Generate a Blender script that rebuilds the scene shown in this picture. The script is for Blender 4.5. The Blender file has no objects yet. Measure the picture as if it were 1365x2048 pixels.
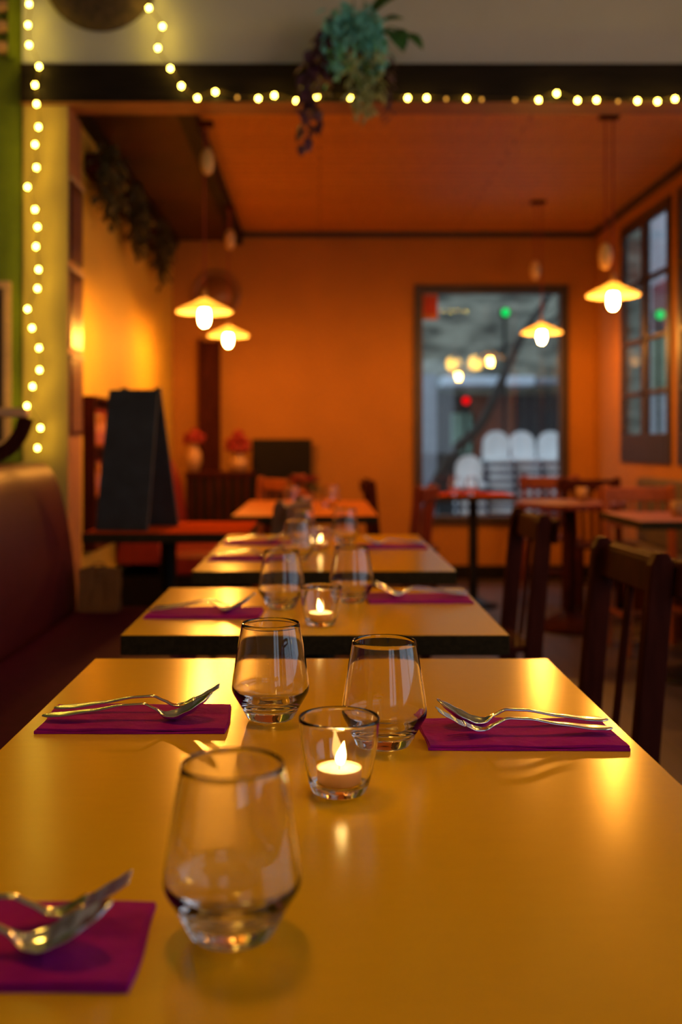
import bpy, bmesh, math, random
from mathutils import Vector, Matrix

# ------------------------------------------------------------------ camera, sky, exposure
S = bpy.context.scene
COL = S.collection
EYE = 1.09
cd = bpy.data.cameras.new('camera')
cam = bpy.data.objects.new('camera', cd)
COL.objects.link(cam)
cam.location = (0, 0, EYE)
cam.rotation_euler = (math.radians(90), 0, 0)
cd.sensor_width = 36; cd.lens = 36
cd.shift_x = 42.5 / 2048; cd.shift_y = -137 / 2048
cd.clip_start = 0.05; cd.clip_end = 200
cd.dof.use_dof = True; cd.dof.focus_distance = 1.2; cd.dof.aperture_fstop = 3.2
S.camera = cam

S.view_settings.view_transform = 'Standard'
S.view_settings.look = 'None'
S.view_settings.gamma = 1
S.view_settings.use_curve_mapping = False
S.view_settings.exposure = 0.0
cy = S.cycles
cy.use_denoising = True
cy.max_bounces = 14; cy.transmission_bounces = 14; cy.transparent_max_bounces = 16
cy.glossy_bounces = 6; cy.diffuse_bounces = 4
cy.sample_clamp_indirect = 9.0
cy.blur_glossy = 0.5

W = bpy.data.worlds.new('dusk_sky'); S.world = W; W.use_nodes = True
bg = W.node_tree.nodes['Background']
bg.inputs[0].default_value = (0.62, 0.79, 0.97, 1)
SKY = 1.4
bg.inputs[1].default_value = SKY

LAMP = (1.0, 0.37, 0.045)      # pendant light
FAIRY = (1.0, 0.66, 0.07)      # fairy-light
BULB_S = 860.0
GLOBE_S = 34.0
FILL_DOME_S = 48.0
FAIRY_S = 60.0
FLAME_S = 2400.0

PI = math.pi
R = math.radians
random.seed(7)

# ------------------------------------------------------------------ materials
def mat(name, col, rough=0.6, metal=0.0, var=0.12, scale=12.0, bump=0.0, spec=0.5, stretch=(1, 1, 1), trans=0.0, coat=0.0, col2=None, bscale=None):
    m = bpy.data.materials.new(name); m.use_nodes = True
    nt = m.node_tree; b = nt.nodes['Principled BSDF']
    b.inputs['Roughness'].default_value = rough
    b.inputs['Metallic'].default_value = metal
    b.inputs['Specular IOR Level'].default_value = spec
    b.inputs['Transmission Weight'].default_value = trans
    b.inputs['Coat Weight'].default_value = coat
    tc = nt.nodes.new('ShaderNodeTexCoord'); mp = nt.nodes.new('ShaderNodeMapping')
    mp.inputs['Scale'].default_value = stretch
    nt.links.new(tc.outputs['Object'], mp.inputs[0])
    nz = nt.nodes.new('ShaderNodeTexNoise'); nz.inputs['Scale'].default_value = scale; nz.inputs['Detail'].default_value = 5
    nt.links.new(mp.outputs[0], nz.inputs[0])
    rp = nt.nodes.new('ShaderNodeValToRGB')
    c2 = col2 or tuple(min(1, c * (1 + var)) for c in col)
    c1 = tuple(c * (1 - var) for c in col)
    rp.color_ramp.elements[0].color = (*c1, 1); rp.color_ramp.elements[0].position = 0.3
    rp.color_ramp.elements[1].color = (*c2, 1); rp.color_ramp.elements[1].position = 0.7
    nt.links.new(nz.outputs['Fac'], rp.inputs[0])
    nt.links.new(rp.outputs[0], b.inputs['Base Color'])
    if bump:
        bp = nt.nodes.new('ShaderNodeBump'); bp.inputs['Strength'].default_value = bump; bp.inputs['Distance'].default_value = 0.01
        nz2 = nz
        if bscale:
            nz2 = nt.nodes.new('ShaderNodeTexNoise'); nz2.inputs['Scale'].default_value = bscale; nz2.inputs['Detail'].default_value = 4
            nt.links.new(mp.outputs[0], nz2.inputs[0])
        nt.links.new(nz2.outputs['Fac'], bp.inputs['Height'])
        nt.links.new(bp.outputs[0], b.inputs['Normal'])
    return m

def planks(name, ca, cb, rough, axis, width, bump=0.4):
    m = mat(name, ca, rough, var=0.15, scale=6, stretch=(1, 12, 1) if axis == 'Y' else (12, 1, 1))
    nt = m.node_tree; b = nt.nodes['Principled BSDF']
    tc = nt.nodes.new('ShaderNodeTexCoord')
    br = nt.nodes.new('ShaderNodeTexBrick')
    br.inputs['Color1'].default_value = (*ca, 1); br.inputs['Color2'].default_value = (*cb, 1)
    br.inputs['Mortar'].default_value = (*(c * 0.25 for c in ca), 1)
    br.inputs['Scale'].default_value = 1.0; br.inputs['Mortar Size'].default_value = 0.004
    br.inputs['Brick Width'].default_value = 2.2; br.inputs['Row Height'].default_value = width
    mp = nt.nodes.new('ShaderNodeMapping')
    if axis == 'Y': mp.inputs['Rotation'].default_value = (0, 0, PI / 2)
    nt.links.new(tc.outputs['Object'], mp.inputs[0]); nt.links.new(mp.outputs[0], br.inputs[0])
    mx = nt.nodes.new('ShaderNodeMix'); mx.data_type = 'RGBA'; mx.blend_type = 'MULTIPLY'; mx.inputs[0].default_value = 0.35
    rp = [n for n in nt.nodes if n.type == 'VALTORGB'][0]
    rp.color_ramp.elements[0].color = (0.5, 0.5, 0.5, 1); rp.color_ramp.elements[1].color = (1, 1, 1, 1)
    nt.links.new(br.outputs['Color'], mx.inputs[6]); nt.links.new(rp.outputs[0], mx.inputs[7])
    nt.links.new(mx.outputs[2], b.inputs['Base Color'])
    bp = nt.nodes.new('ShaderNodeBump'); bp.inputs['Strength'].default_value = bump; bp.inputs['Distance'].default_value = 0.004; bp.invert = True
    nt.links.new(br.outputs['Fac'], bp.inputs['Height']); nt.links.new(bp.outputs[0], b.inputs['Normal'])
    return m

def emis(name, col, s):
    m = bpy.data.materials.new(name); m.use_nodes = True
    nt = m.node_tree; nt.nodes.clear()
    e = nt.nodes.new('ShaderNodeEmission'); o = nt.nodes.new('ShaderNodeOutputMaterial')
    e.inputs[0].default_value = (*col, 1); e.inputs[1].default_value = s
    nt.links.new(e.outputs[0], o.inputs[0]); return m

def glassmat(name, col=(1, 1, 1), ior=1.5, rough=0.0):
    m = bpy.data.materials.new(name); m.use_nodes = True
    nt = m.node_tree; nt.nodes.clear()
    g = nt.nodes.new('ShaderNodeBsdfGlass'); o = nt.nodes.new('ShaderNodeOutputMaterial')
    g.inputs['Color'].default_value = (*col, 1); g.inputs['IOR'].default_value = ior; g.inputs['Roughness'].default_value = rough
    nt.links.new(g.outputs[0], o.inputs[0]); return m

def panemat(name, tint=(0.92, 0.94, 0.94), refl=1.1):
    # thin sheet of glass: see-through, with a mirror reflection by Fresnel
    m = bpy.data.materials.new(name); m.use_nodes = True
    nt = m.node_tree; nt.nodes.clear()
    t = nt.nodes.new('ShaderNodeBsdfTransparent'); g = nt.nodes.new('ShaderNodeBsdfGlossy'); o = nt.nodes.new('ShaderNodeOutputMaterial')
    t.inputs[0].default_value = (*tint, 1); g.inputs['Roughness'].default_value = 0.0
    f = nt.nodes.new('ShaderNodeFresnel')
    ge = nt.nodes.new('ShaderNodeNewGeometry'); mr = nt.nodes.new('ShaderNodeMapRange')   # both faces of the sheet meet air at 1.5
    mr.inputs['To Min'].default_value = 1.5; mr.inputs['To Max'].default_value = 1 / 1.5
    nt.links.new(ge.outputs['Backfacing'], mr.inputs['Value']); nt.links.new(mr.outputs[0], f.inputs[0])
    k = nt.nodes.new('ShaderNodeMath'); k.operation = 'MULTIPLY'; k.inputs[1].default_value = refl; k.use_clamp = True
    x = nt.nodes.new('ShaderNodeMixShader')
    nt.links.new(f.outputs[0], k.inputs[0]); nt.links.new(k.outputs[0], x.inputs[0])
    nt.links.new(t.outputs[0], x.inputs[1]); nt.links.new(g.outputs[0], x.inputs[2]); nt.links.new(x.outputs[0], o.inputs[0])
    return m

def translucent(name, col, mix=0.5):
    m = bpy.data.materials.new(name); m.use_nodes = True
    nt = m.node_tree; nt.nodes.clear()
    d = nt.nodes.new('ShaderNodeBsdfDiffuse'); t = nt.nodes.new('ShaderNodeBsdfTranslucent'); o = nt.nodes.new('ShaderNodeOutputMaterial')
    d.inputs[0].default_value = (*col, 1); t.inputs[0].default_value = (*col, 1)
    x = nt.nodes.new('ShaderNodeMixShader'); x.inputs[0].default_value = mix
    nt.links.new(d.outputs[0], x.inputs[1]); nt.links.new(t.outputs[0], x.inputs[2]); nt.links.new(x.outputs[0], o.inputs[0])
    return m

M = {}
M['plaster'] = mat('ochre_plaster', (0.40, 0.155, 0.015), 0.75, var=0.05, scale=3, bump=0.08, bscale=90)
M['plaster_left'] = mat('cream_plaster', (0.66, 0.42, 0.05), 0.7, var=0.05, scale=3, bump=0.08, bscale=90)
M['white_wall'] = mat('white_plaster', (0.62, 0.63, 0.62), 0.8, var=0.04, scale=4, bump=0.06, bscale=90)
M['cream_paint'] = mat('cream_paint', (0.58, 0.42, 0.12), 0.55, var=0.05, scale=4)
M['green_paint'] = mat('green_paint', (0.21, 0.27, 0.012), 0.5, var=0.2, scale=5)
M['beam'] = mat('dark_beam', (0.014, 0.009, 0.008), 0.6, var=0.3, spec=0.15, scale=6, stretch=(1, 8, 8))
M['soffit'] = mat('lit_soffit_brown', (0.30, 0.13, 0.06), 0.55, var=0.2, scale=6)  # lamplight under the beam is put into this lighter brown
M['ceiling'] = planks('ceiling_boards', (0.80, 0.36, 0.05), (0.72, 0.32, 0.04), 0.5, 'X', 0.11, 0.5)
M['dark_ceiling'] = mat('dark_bulkhead', (0.055, 0.016, 0.010), 0.6, var=0.3, scale=5)
M['floor'] = planks('dark_floor_boards', (0.10, 0.058, 0.045), (0.075, 0.045, 0.036), 0.42, 'Y', 0.14, 0.3)
M['front_ceiling'] = mat('front_ceiling_paint', (0.5, 0.47, 0.42), 0.8)
M['black'] = mat('black_paint', (0.009, 0.005, 0.004), 0.6, spec=0.15)
M['frame'] = mat('window_frame_paint', (0.035, 0.017, 0.010), 0.4, var=0.2)
M['laminate'] = mat('yellow_laminate', (0.80, 0.43, 0.004), 0.19, var=0.015, spec=0.3, scale=30, stretch=(1, 4, 1), bump=0.02, bscale=160)
M['laminate_edge'] = mat('table_edge', (0.034, 0.024, 0.010), 0.8, spec=0.1, var=0.3, scale=120)
M['red_and_red_lit_top'] = mat('red_and_red_lit_tabletop', (0.46, 0.060, 0.010), 0.6, spec=0.0, var=0.15, scale=8, stretch=(1, 10, 1))  # red light on the chalkboard's table is put into this colour too
M['orange_lit_top'] = mat('orange_lit_tabletop', (0.52, 0.15, 0.015), 0.5, var=0.15, scale=8, stretch=(1, 10, 1), spec=0.1)  # orange light on the far table is put into its top colour
M['iron'] = mat('black_iron', (0.02, 0.017, 0.016), 0.45, metal=0.6)
M['dark_wood'] = mat('dark_chair_wood', (0.050, 0.011, 0.008), 0.5, var=0.3, scale=9, stretch=(6, 6, 1), spec=0.02)
M['mid_wood'] = mat('red_chair_wood', (0.16, 0.024, 0.010), 0.42, spec=0.3, var=0.25, scale=9, stretch=(6, 6, 1))
M['orange_lit_wood'] = mat('orange_lit_chair_wood', (0.30, 0.075, 0.018), 0.45, spec=0.25, var=0.2, scale=9, stretch=(6, 6, 1))  # orange light on the far chairs is put into the wood colour
M['grey_wood'] = mat('grey_brown_wood', (0.16, 0.085, 0.055), 0.5, var=0.2, scale=9, stretch=(6, 6, 1))
M['light_wood'] = mat('light_rail_wood', (0.78, 0.44, 0.22), 0.4, var=0.2, scale=12, stretch=(1, 8, 8))
M['leather'] = mat('maroon_leather', (0.080, 0.010, 0.022), 0.42, spec=0.10, var=0.15, scale=30, bump=0.12, bscale=140)
M['leather_seat'] = mat('plum_leather', (0.075, 0.007, 0.040), 0.55, spec=0.02, var=0.15, scale=30, bump=0.12, bscale=140)
M['red_leather'] = mat('red_leather', (0.22, 0.016, 0.012), 0.38, var=0.15, scale=30)
M['napkin'] = mat('purple_paper', (0.37, 0.006, 0.25), 0.9, var=0.12, scale=40, bump=0.25, bscale=70, spec=0.15)
M['steel'] = mat('cutlery_steel', (0.70, 0.79, 0.95), 0.16, metal=1.0, var=0.03, bump=0.01)
M['glass'] = glassmat('clear_glass', (0.99, 0.99, 0.99), 1.5)
M['pane'] = panemat('window_glass')
M['wax'] = mat('candle_wax', (1.0, 0.90, 0.62), 0.5, var=0.03)
M['wax'].node_tree.nodes['Principled BSDF'].inputs['Subsurface Weight'].default_value = 0.6
M['wax'].node_tree.nodes['Principled BSDF'].inputs['Subsurface Radius'].default_value = (0.012, 0.008, 0.004)
M['tin'] = mat('tealight_cup', (0.85, 0.52, 0.36), 0.35, metal=0.7, var=0.05)
M['wick'] = mat('wick', (0.10, 0.06, 0.03), 0.9)
M['flame'] = emis('candle_flame', (1.0, 0.60, 0.17), FLAME_S)
M['opal'] = translucent('opal_shade', (0.97, 0.92, 0.70), 0.85)
M['bulb'] = emis('bulb_glow', LAMP, BULB_S)
M['globe'] = emis('globe_glow', (1.0, 0.50, 0.05), GLOBE_S)
M['fill_bulb'] = emis('fill_bulb_glow', (1.0, 0.50, 0.05), FILL_DOME_S)
M['fairy'] = emis('fairy_bulb', FAIRY, FAIRY_S)
M['fairy_dim'] = emis('fairy_bulb_dim', (1.0, 0.42, 0.05), 2.0)
M['brass'] = mat('aged_brass', (0.55, 0.33, 0.12), 0.35, metal=0.8)
M['cord'] = mat('red_cord', (0.28, 0.035, 0.02), 0.7)
M['wood_weight'] = mat('counterweight', (0.70, 0.44, 0.18), 0.35)
M['wire'] = mat('string_wire', (0.12, 0.08, 0.03), 0.6)
M['board'] = mat('chalkboard', (0.028, 0.034, 0.046), 0.7, var=0.25, scale=14)
M['poster'] = mat('menu_board', (0.055, 0.022, 0.024), 0.28, var=0.2)
M['poster_line'] = mat('chalk_lines', (0.28, 0.14, 0.14), 0.7)
M['poster_edge'] = mat('menu_frame', (0.55, 0.40, 0.25), 0.5)
M['paper'] = mat('kraft_paper', (0.22, 0.095, 0.035), 0.8, var=0.15, scale=9, bump=0.3, bscale=16)
M['teal_leaf'] = mat('teal_leaf', (0.22, 0.74, 0.72), 0.55, var=0.4, scale=30)
M['green_leaf'] = mat('green_leaf', (0.05, 0.19, 0.05), 0.45, var=0.4, scale=30)
M['pale_leaf'] = mat('pale_leaf', (0.40, 0.50, 0.26), 0.55, var=0.4, scale=30)
M['purple_leaf'] = mat('purple_leaf', (0.10, 0.035, 0.085), 0.5, var=0.4, scale=30)
M['dark_leaf'] = mat('dark_ivy', (0.060, 0.048, 0.012), 0.55, var=0.5, scale=25)
M['terracotta'] = mat('terracotta', (0.22, 0.06, 0.04), 0.7)
M['red_flower'] = mat('red_petals', (0.22, 0.005, 0.007), 0.6, var=0.3, scale=30)
M['cream_ceramic'] = mat('cream_ceramic', (0.45, 0.24, 0.10), 0.35)
M['amber'] = mat('amber_bottle', (0.38, 0.10, 0.02), 0.15)
M['mirror_dark'] = mat('dark_disc', (0.24, 0.09, 0.02), 0.35)
M['basket'] = mat('dark_disc_weave', (0.09, 0.055, 0.03), 0.8, var=0.4, scale=30)
M['grey_fabric'] = mat('grey_fabric', (0.10, 0.07, 0.06), 0.85)
M['red_notice'] = mat('red_notice', (0.42, 0.030, 0.012), 0.6, var=0.25, scale=30)
M['orange_notice'] = mat('orange_border', (0.50, 0.15, 0.03), 0.6)
M['stone'] = mat('grey_stone', (0.25, 0.24, 0.18), 0.9, var=0.75, scale=2.6, stretch=(1, 1, 2.6), bump=0.8, bscale=9)
M['pave'] = mat('pavement', (0.16, 0.16, 0.16), 0.8, var=0.2, scale=3)
M['white_metal'] = mat('white_awning', (0.72, 0.80, 0.88), 0.6)
M['grey_panel'] = mat('grey_pilaster', (0.30, 0.31, 0.34), 0.7)
M['shop_dark'] = mat('dark_shopfront', (0.030, 0.028, 0.028), 0.4, var=0.4, scale=3)
M['shop_brown'] = mat('brown_shutter', (0.24, 0.07, 0.035), 0.6)
M['shop_green'] = mat('green_poster', (0.26, 0.40, 0.30), 0.6)
M['resin'] = mat('white_resin', (0.86, 0.95, 0.97), 0.5)
M['frame_and_shade'] = mat('blue_grey_frame_and_shade', (0.025, 0.025, 0.055), 0.5)
M['bark'] = mat('bark', (0.040, 0.032, 0.026), 0.9, var=0.4, scale=20, bump=0.5)
M['green_lamp'] = emis('green_lens', (0.0, 1.0, 0.16), 1.3)
M['red_lamp'] = emis('red_lens', (1.0, 0.0, 0.005), 1.5)
M['facade'] = mat('pale_facade', (0.75, 0.76, 0.85), 0.8, var=0.2, scale=2)
M['facade_red'] = mat('red_facade_sign', (0.40, 0.12, 0.14), 0.7, var=0.4, scale=4)
M['facade_green'] = mat('green_shutter', (0.40, 0.50, 0.30), 0.7, var=0.2)

# ------------------------------------------------------------------ mesh helpers
def box(bm, x0, x1, y0, y1, z0, z1, mi=0):
    v = [bm.verts.new(p) for p in ((x0, y0, z0), (x1, y0, z0), (x1, y1, z0), (x0, y1, z0), (x0, y0, z1), (x1, y0, z1), (x1, y1, z1), (x0, y1, z1))]
    for f in ((3, 2, 1, 0), (4, 5, 6, 7), (0, 1, 5, 4), (1, 2, 6, 5), (2, 3, 7, 6), (3, 0, 4, 7)):
        bm.faces.new([v[i] for i in f]).material_index = mi
    return v

def bar(bm, a, b, w, t, up=(0, 0, 1), mi=0):
    """rectangular bar from a to b; w across (side), t along 'up-ish'"""
    a = Vector(a); b = Vector(b); d = (b - a).normalized(); u = Vector(up)
    s = d.cross(u)
    if s.length < 1e-5: s = d.cross(Vector((1, 0, 0)))
    s.normalize(); u = s.cross(d).normalized()
    ring = lambda p: [bm.verts.new(p + s * sx * w / 2 + u * sy * t / 2) for sx, sy in ((-1, -1), (1, -1), (1, 1), (-1, 1))]
    A = ring(a); B = ring(b)
    for i in range(4):
        j = (i + 1) % 4; bm.faces.new((A[i], A[j], B[j], B[i])).material_index = mi
    bm.faces.new(A[::-1]).material_index = mi; bm.faces.new(B).material_index = mi

def tube(bm, pts, r, seg=8, mi=0, cap=True):
    pts = [Vector(p) for p in pts]; n = len(pts)
    rr = r if isinstance(r, (list, tuple)) else [r] * n
    rings = []
    prev = None
    for i, p in enumerate(pts):
        d = (pts[min(i + 1, n - 1)] - pts[max(i - 1, 0)]).normalized()
        s = prev - d * prev.dot(d) if prev is not None else d.orthogonal()
        s.normalize(); prev = s
        u = d.cross(s)
        rings.append([bm.verts.new(p + (s * math.cos(2 * PI * k / seg) + u * math.sin(2 * PI * k / seg)) * rr[i]) for k in range(seg)])
    for i in range(n - 1):
        for k in range(seg):
            j = (k + 1) % seg
            bm.faces.new((rings[i][k], rings[i][j], rings[i + 1][j], rings[i + 1][k])).material_index = mi
    if cap:
        bm.faces.new(rings[0][::-1]).material_index = mi; bm.faces.new(rings[-1]).material_index = mi

def lathe(bm, prof, seg=40, cx=0, cy_=0, mi=0):
    rings = []
    for r, z in prof:
        if r < 1e-6: rings.append([bm.verts.new((cx, cy_, z))])
        else: rings.append([bm.verts.new((cx + r * math.cos(2 * PI * k / seg), cy_ + r * math.sin(2 * PI * k / seg), z)) for k in range(seg)])
    for a, b in zip(rings, rings[1:]):
        for k in range(seg):
            j = (k + 1) % seg
            if len(a) == 1 and len(b) == 1: continue
            if len(a) == 1: f = bm.faces.new((a[0], b[j], b[k]))
            elif len(b) == 1: f = bm.faces.new((a[k], a[j], b[0]))
            else: f = bm.faces.new((a[k], a[j], b[j], b[k]))
            f.material_index = mi

def ball(bm, c, r, seg=12, sz=1.0, mi=0):
    n = max(5, seg // 2)
    pr = [(r * math.sin(PI * i / n), -r * sz * math.cos(PI * i / n)) for i in range(n + 1)]
    pr[0] = (0, pr[0][1]); pr[-1] = (0, pr[-1][1])
    k0 = len(bm.verts)
    lathe(bm, pr, seg, 0, 0, mi)
    bm.verts.ensure_lookup_table()
    for v in bm.verts[k0:]: v.co += Vector(c)

def prism(bm, poly, axis, a, b, mi=0):
    """extrude a 2D polygon; axis 'Y': poly is (x,z); axis 'X': (y,z); axis 'Z': (x,y)"""
    mk = {'Y': lambda p, t: (p[0], t, p[1]), 'X': lambda p, t: (t, p[0], p[1]), 'Z': lambda p, t: (p[0], p[1], t)}[axis]
    A = [bm.verts.new(mk(p, a)) for p in poly]; B = [bm.verts.new(mk(p, b)) for p in poly]
    n = len(poly)
    for i in range(n):
        j = (i + 1) % n; bm.faces.new((A[i], A[j], B[j], B[i])).material_index = mi
    bm.faces.new(A[::-1]).material_index = mi; bm.faces.new(B).material_index = mi

def spline(pts, k=6):
    """Catmull-Rom through points of any dimension"""
    out = []; n = len(pts)
    for i in range(n - 1):
        p0, p1, p2, p3 = pts[max(i - 1, 0)], pts[i], pts[i + 1], pts[min(i + 2, n - 1)]
        for s in range(k):
            t = s / k
            out.append(tuple(0.5 * (2 * b + (c - a) * t + (2 * a - 5 * b + 4 * c - d) * t * t + (-a + 3 * b - 3 * c + d) * t ** 3) for a, b, c, d in zip(p0, p1, p2, p3)))
    out.append(tuple(pts[-1])); return out

def obj(name, bm, mats, parent=None, smooth=False, bevel=0.0, sub=0, solid=0.0, loc=None, rot=None, segs=2):
    bmesh.ops.recalc_face_normals(bm, faces=bm.faces)
    me = bpy.data.meshes.new(name); bm.to_mesh(me); bm.free()
    for m in (mats if isinstance(mats, (list, tuple)) else [mats]): me.materials.append(M[m] if isinstance(m, str) else m)
    if smooth:
        for p in me.polygons: p.use_smooth = True
    o = bpy.data.objects.new(name, me); COL.objects.link(o)
    if parent: o.parent = parent
    if loc: o.location = loc
    if rot: o.rotation_euler = rot
    if solid:
        md = o.modifiers.new('solid', 'SOLIDIFY'); md.thickness = solid; md.offset = 0
    if bevel:
        md = o.modifiers.new('bevel', 'BEVEL'); md.width = bevel; md.segments = segs; md.limit_method = 'ANGLE'; md.angle_limit = R(40)
    if sub:
        md = o.modifiers.new('sub', 'SUBSURF'); md.levels = sub; md.render_levels = sub
    return o

def tag(o, label, cat, group=None, kind=None):
    o['label'] = label; o['category'] = cat
    if group: o['group'] = group
    if kind: o['kind'] = kind
    return o

def thing(name, label, cat, loc=(0, 0, 0), rz=0.0, group=None):
    o = bpy.data.objects.new(name, None); COL.objects.link(o)
    o.empty_display_size = 0.05
    o.location = loc; o.rotation_euler = (0, 0, rz)
    return tag(o, label, cat, group)

def struct(name, bm, mats, label=None, parent=None, **k):
    o = obj(name, bm, mats, parent, **k)
    if parent is None:
        o['kind'] = 'structure'
        o['label'] = label or name.replace('_', ' ')
        o['category'] = name.split('_')[0]
    return o

def kids(o): return [c for c in bpy.data.objects if c.parent == o]
def dup(root, loc, rz=0.0, label=None, group=None, name=None):
    r = root.copy(); COL.objects.link(r); r.location = loc; r.rotation_euler = (0, 0, rz)
    if name: r.name = name
    if label: r['label'] = label
    if group: r['group'] = group
    for ch in kids(root):
        c = ch.copy(); COL.objects.link(c); c.parent = r
        for g in kids(ch):
            d = g.copy(); COL.objects.link(d); d.parent = c
    return r
NB = bmesh.new

# ------------------------------------------------------------------ the setting
XL, XR, YB = -1.187, 2.21, 8.24
BEAM_Y = 4.64
bm = NB(); box(bm, -3.4, 3.4, -3.2, YB + 0.12, -0.1, 0); struct('floor', bm, 'floor', 'dark brown boarded floor of the dining room')
# back room ceiling, dark bulkhead, front room ceiling
bm = NB(); box(bm, -0.65, XR + 0.1, BEAM_Y + 0.16, YB + 0.1, 2.79, 2.9); struct('ceiling', bm, 'ceiling', 'orange lit boarded ceiling of the back room')
bm = NB(); box(bm, XL - 0.1, -0.65, BEAM_Y + 0.16, YB + 0.1, 2.72, 2.9); struct('ceiling_left', bm, 'dark_ceiling', 'dark brown lowered ceiling strip over the left wall')
bm = NB(); box(bm, -3.4, 3.4, -3.2, BEAM_Y + 0.16, 3.5, 3.6); struct('ceiling_front', bm, 'front_ceiling', 'pale ceiling of the front room')
# back wall with the window opening
WX0, WX1, WZ0, WZ1 = 0.757, 2.0, 0.44, 2.365
bm = NB()
box(bm, XL - 0.2, WX0, YB, YB + 0.18, 0, 2.9); box(bm, WX1, XR + 0.2, YB, YB + 0.18, 0, 2.9)
box(bm, WX0, WX1, YB, YB + 0.18, 0, WZ0); box(bm, WX0, WX1, YB, YB + 0.18, WZ1, 2.9)
struct('wall_back', bm, 'plaster', 'orange lit back wall with a dark framed window')
bm = NB(); box(bm, XL - 0.2, XL, BEAM_Y + 0.1, YB, 0, 2.9); struct('wall_left', bm, 'plaster_left', 'yellow lit left wall under hanging ivy')
# right wall with two window openings
V = [(5.10, 6.30), (6.42, 7.48)]; VZ0, VZ1 = 0.955, 2.655
bm = NB()
ys = [BEAM_Y + 0.16, V[0][0], V[0][1], V[1][0], V[1][1], YB]
for a, b in ((0, 1), (2, 3), (4, 5)): box(bm, XR, XR + 0.03, ys[a], ys[b], 0, 2.9)
for a, b in V:
    box(bm, XR, XR + 0.03, a, b, 0, VZ0); box(bm, XR, XR + 0.03, a, b, VZ1, 2.9)
struct('wall_right', bm, 'plaster', 'orange lit right wall with dark casement windows')
# front room shell (walls behind and beside the viewer; its street side is open shopfront)
bm = NB(); box(bm, 2.21, 3.4, BEAM_Y, BEAM_Y + 0.16, 0, 3.6); struct('wall_front_right', bm, 'white_wall', 'plain wall at the right of the opening')
bm = NB(); box(bm, 3.3, 3.5, -3.2, -1.6, 0, 3.6); box(bm, 3.3, 3.5, 2.6, BEAM_Y, 0, 3.6); box(bm, 3.3, 3.5, -1.6, 2.6, 0, 0.8); box(bm, 3.3, 3.5, -1.6, 2.6, 2.8, 3.6); box(bm, 3.3, 3.5, 0.45, 0.55, 0.8, 2.8); struct('wall_side_right', bm, 'white_wall', 'plain side wall of the front room')
bm = NB(); box(bm, -3.5, -3.3, -3.2, BEAM_Y + 0.2, 0, 3.6); struct('wall_side_left', bm, 'white_wall', 'plain left side wall of the front room')
bm = NB(); box(bm, -3.4, 3.4, -3.3, -3.1, 0, 0.9); box(bm, -3.4, 3.4, -3.3, -3.1, 2.7, 3.6); box(bm, -3.4, 1.0, -3.3, -3.1, 0.9, 2.7); box(bm, 2.6, 3.4, -3.3, -3.1, 0.9, 2.7)
for x in (1.75,): box(bm, x, x + 0.12, -3.3, -3.1, 0.9, 2.7)
struct('wall_front', bm, 'white_wall', 'shopfront wall with a wide opening')
# upper wall, beam, pillar
bm = NB(); box(bm, -1.36, 2.21, BEAM_Y + 0.04, BEAM_Y + 0.16, 2.79, 3.6); struct('wall_upper', bm, 'white_wall', 'grey white wall above the dark beam')
bm = NB(); box(bm, -1.36, 2.3, BEAM_Y, BEAM_Y + 0.18, 2.637, 2.812)
bm2 = bm
for f in bm2.faces:
    if f.calc_center_median().z < 2.64: f.material_index = 1
struct('trim_1', bm2, ['beam', 'soffit'], 'dark beam across the opening hung with fairy lights')
bm = NB(); box(bm, -1.36, -1.15, BEAM_Y + 0.04, 4.94, 0, 2.637)
for f in bm.faces:
    if f.calc_center_median().x > -1.151: f.material_index = 1  # inner side face browner than the cream front
struct('wall_pillar', bm, ['cream_paint', 'soffit'], 'cream pillar under the left end of the beam', bevel=0.006)
bm = NB(); box(bm, -3.4, -1.36, BEAM_Y + 0.06, BEAM_Y + 0.2, 0, 3.6); struct('wall_green', bm, 'green_paint', 'green painted wall left of the cream pillar')
# crown trims
bm = NB(); box(bm, -0.65, XR, YB - 0.03, YB, 2.745, 2.79); box(bm, XR - 0.03, XR, BEAM_Y + 0.18, YB - 0.03, 2.745, 2.79)
struct('trim_2', bm, 'frame', 'dark crown moulding round the boarded ceiling')
bm = NB(); box(bm, XL, XL + 0.05, BEAM_Y + 0.3, YB, 2.67, 2.72); box(bm, -0.70, -0.62, BEAM_Y + 0.18, YB, 2.69, 2.79)
struct('trim_3', bm, 'beam', 'dark moulding along the lowered ceiling strip')
bm = NB(); box(bm, XL, XR, YB - 0.018, YB, 0, 0.11); struct('baseboard_back', bm, 'black', 'black baseboard under the back window')
bm = NB(); box(bm, XR - 0.018, XR, BEAM_Y + 0.2, YB - 0.02, 0, 0.11); struct('baseboard_right', bm, 'black', 'black baseboard on the right wall')
# back window
def window_frame_bm(a0, a1, z0, z1, w, d0, d1, axis, mull=(), bars=(), low=None):
    b = NB(); lo = low or w
    put = (lambda p, q, r_, s_: box(b, p, q, d0, d1, r_, s_)) if axis == 'X' else (lambda p, q, r_, s_: box(b, d0, d1, p, q, r_, s_))
    put(a0, a0 + w, z0, z1); put(a1 - w, a1, z0, z1); put(a0 + w, a1 - w, z0, z0 + lo); put(a0 + w, a1 - w, z1 - w, z1)
    for m_, mw in mull: put(m_ - mw / 2, m_ + mw / 2, z0 + lo, z1 - w)
    for z_, bw in bars: put(a0 + w, a1 - w, z_ - bw / 2, z_ + bw / 2)
    return b
w1 = struct('window_1', window_frame_bm(WX0, WX1, WZ0, WZ1, 0.07, YB - 0.03, YB + 0.07, 'X'), 'frame', 'tall dark framed window in the back wall', bevel=0.006)
bm = NB(); box(bm, WX0 + 0.06, WX1 - 0.06, YB + 0.02, YB + 0.024, WZ0 + 0.06, WZ1 - 0.06); obj('pane', bm, 'pane', w1)
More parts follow.
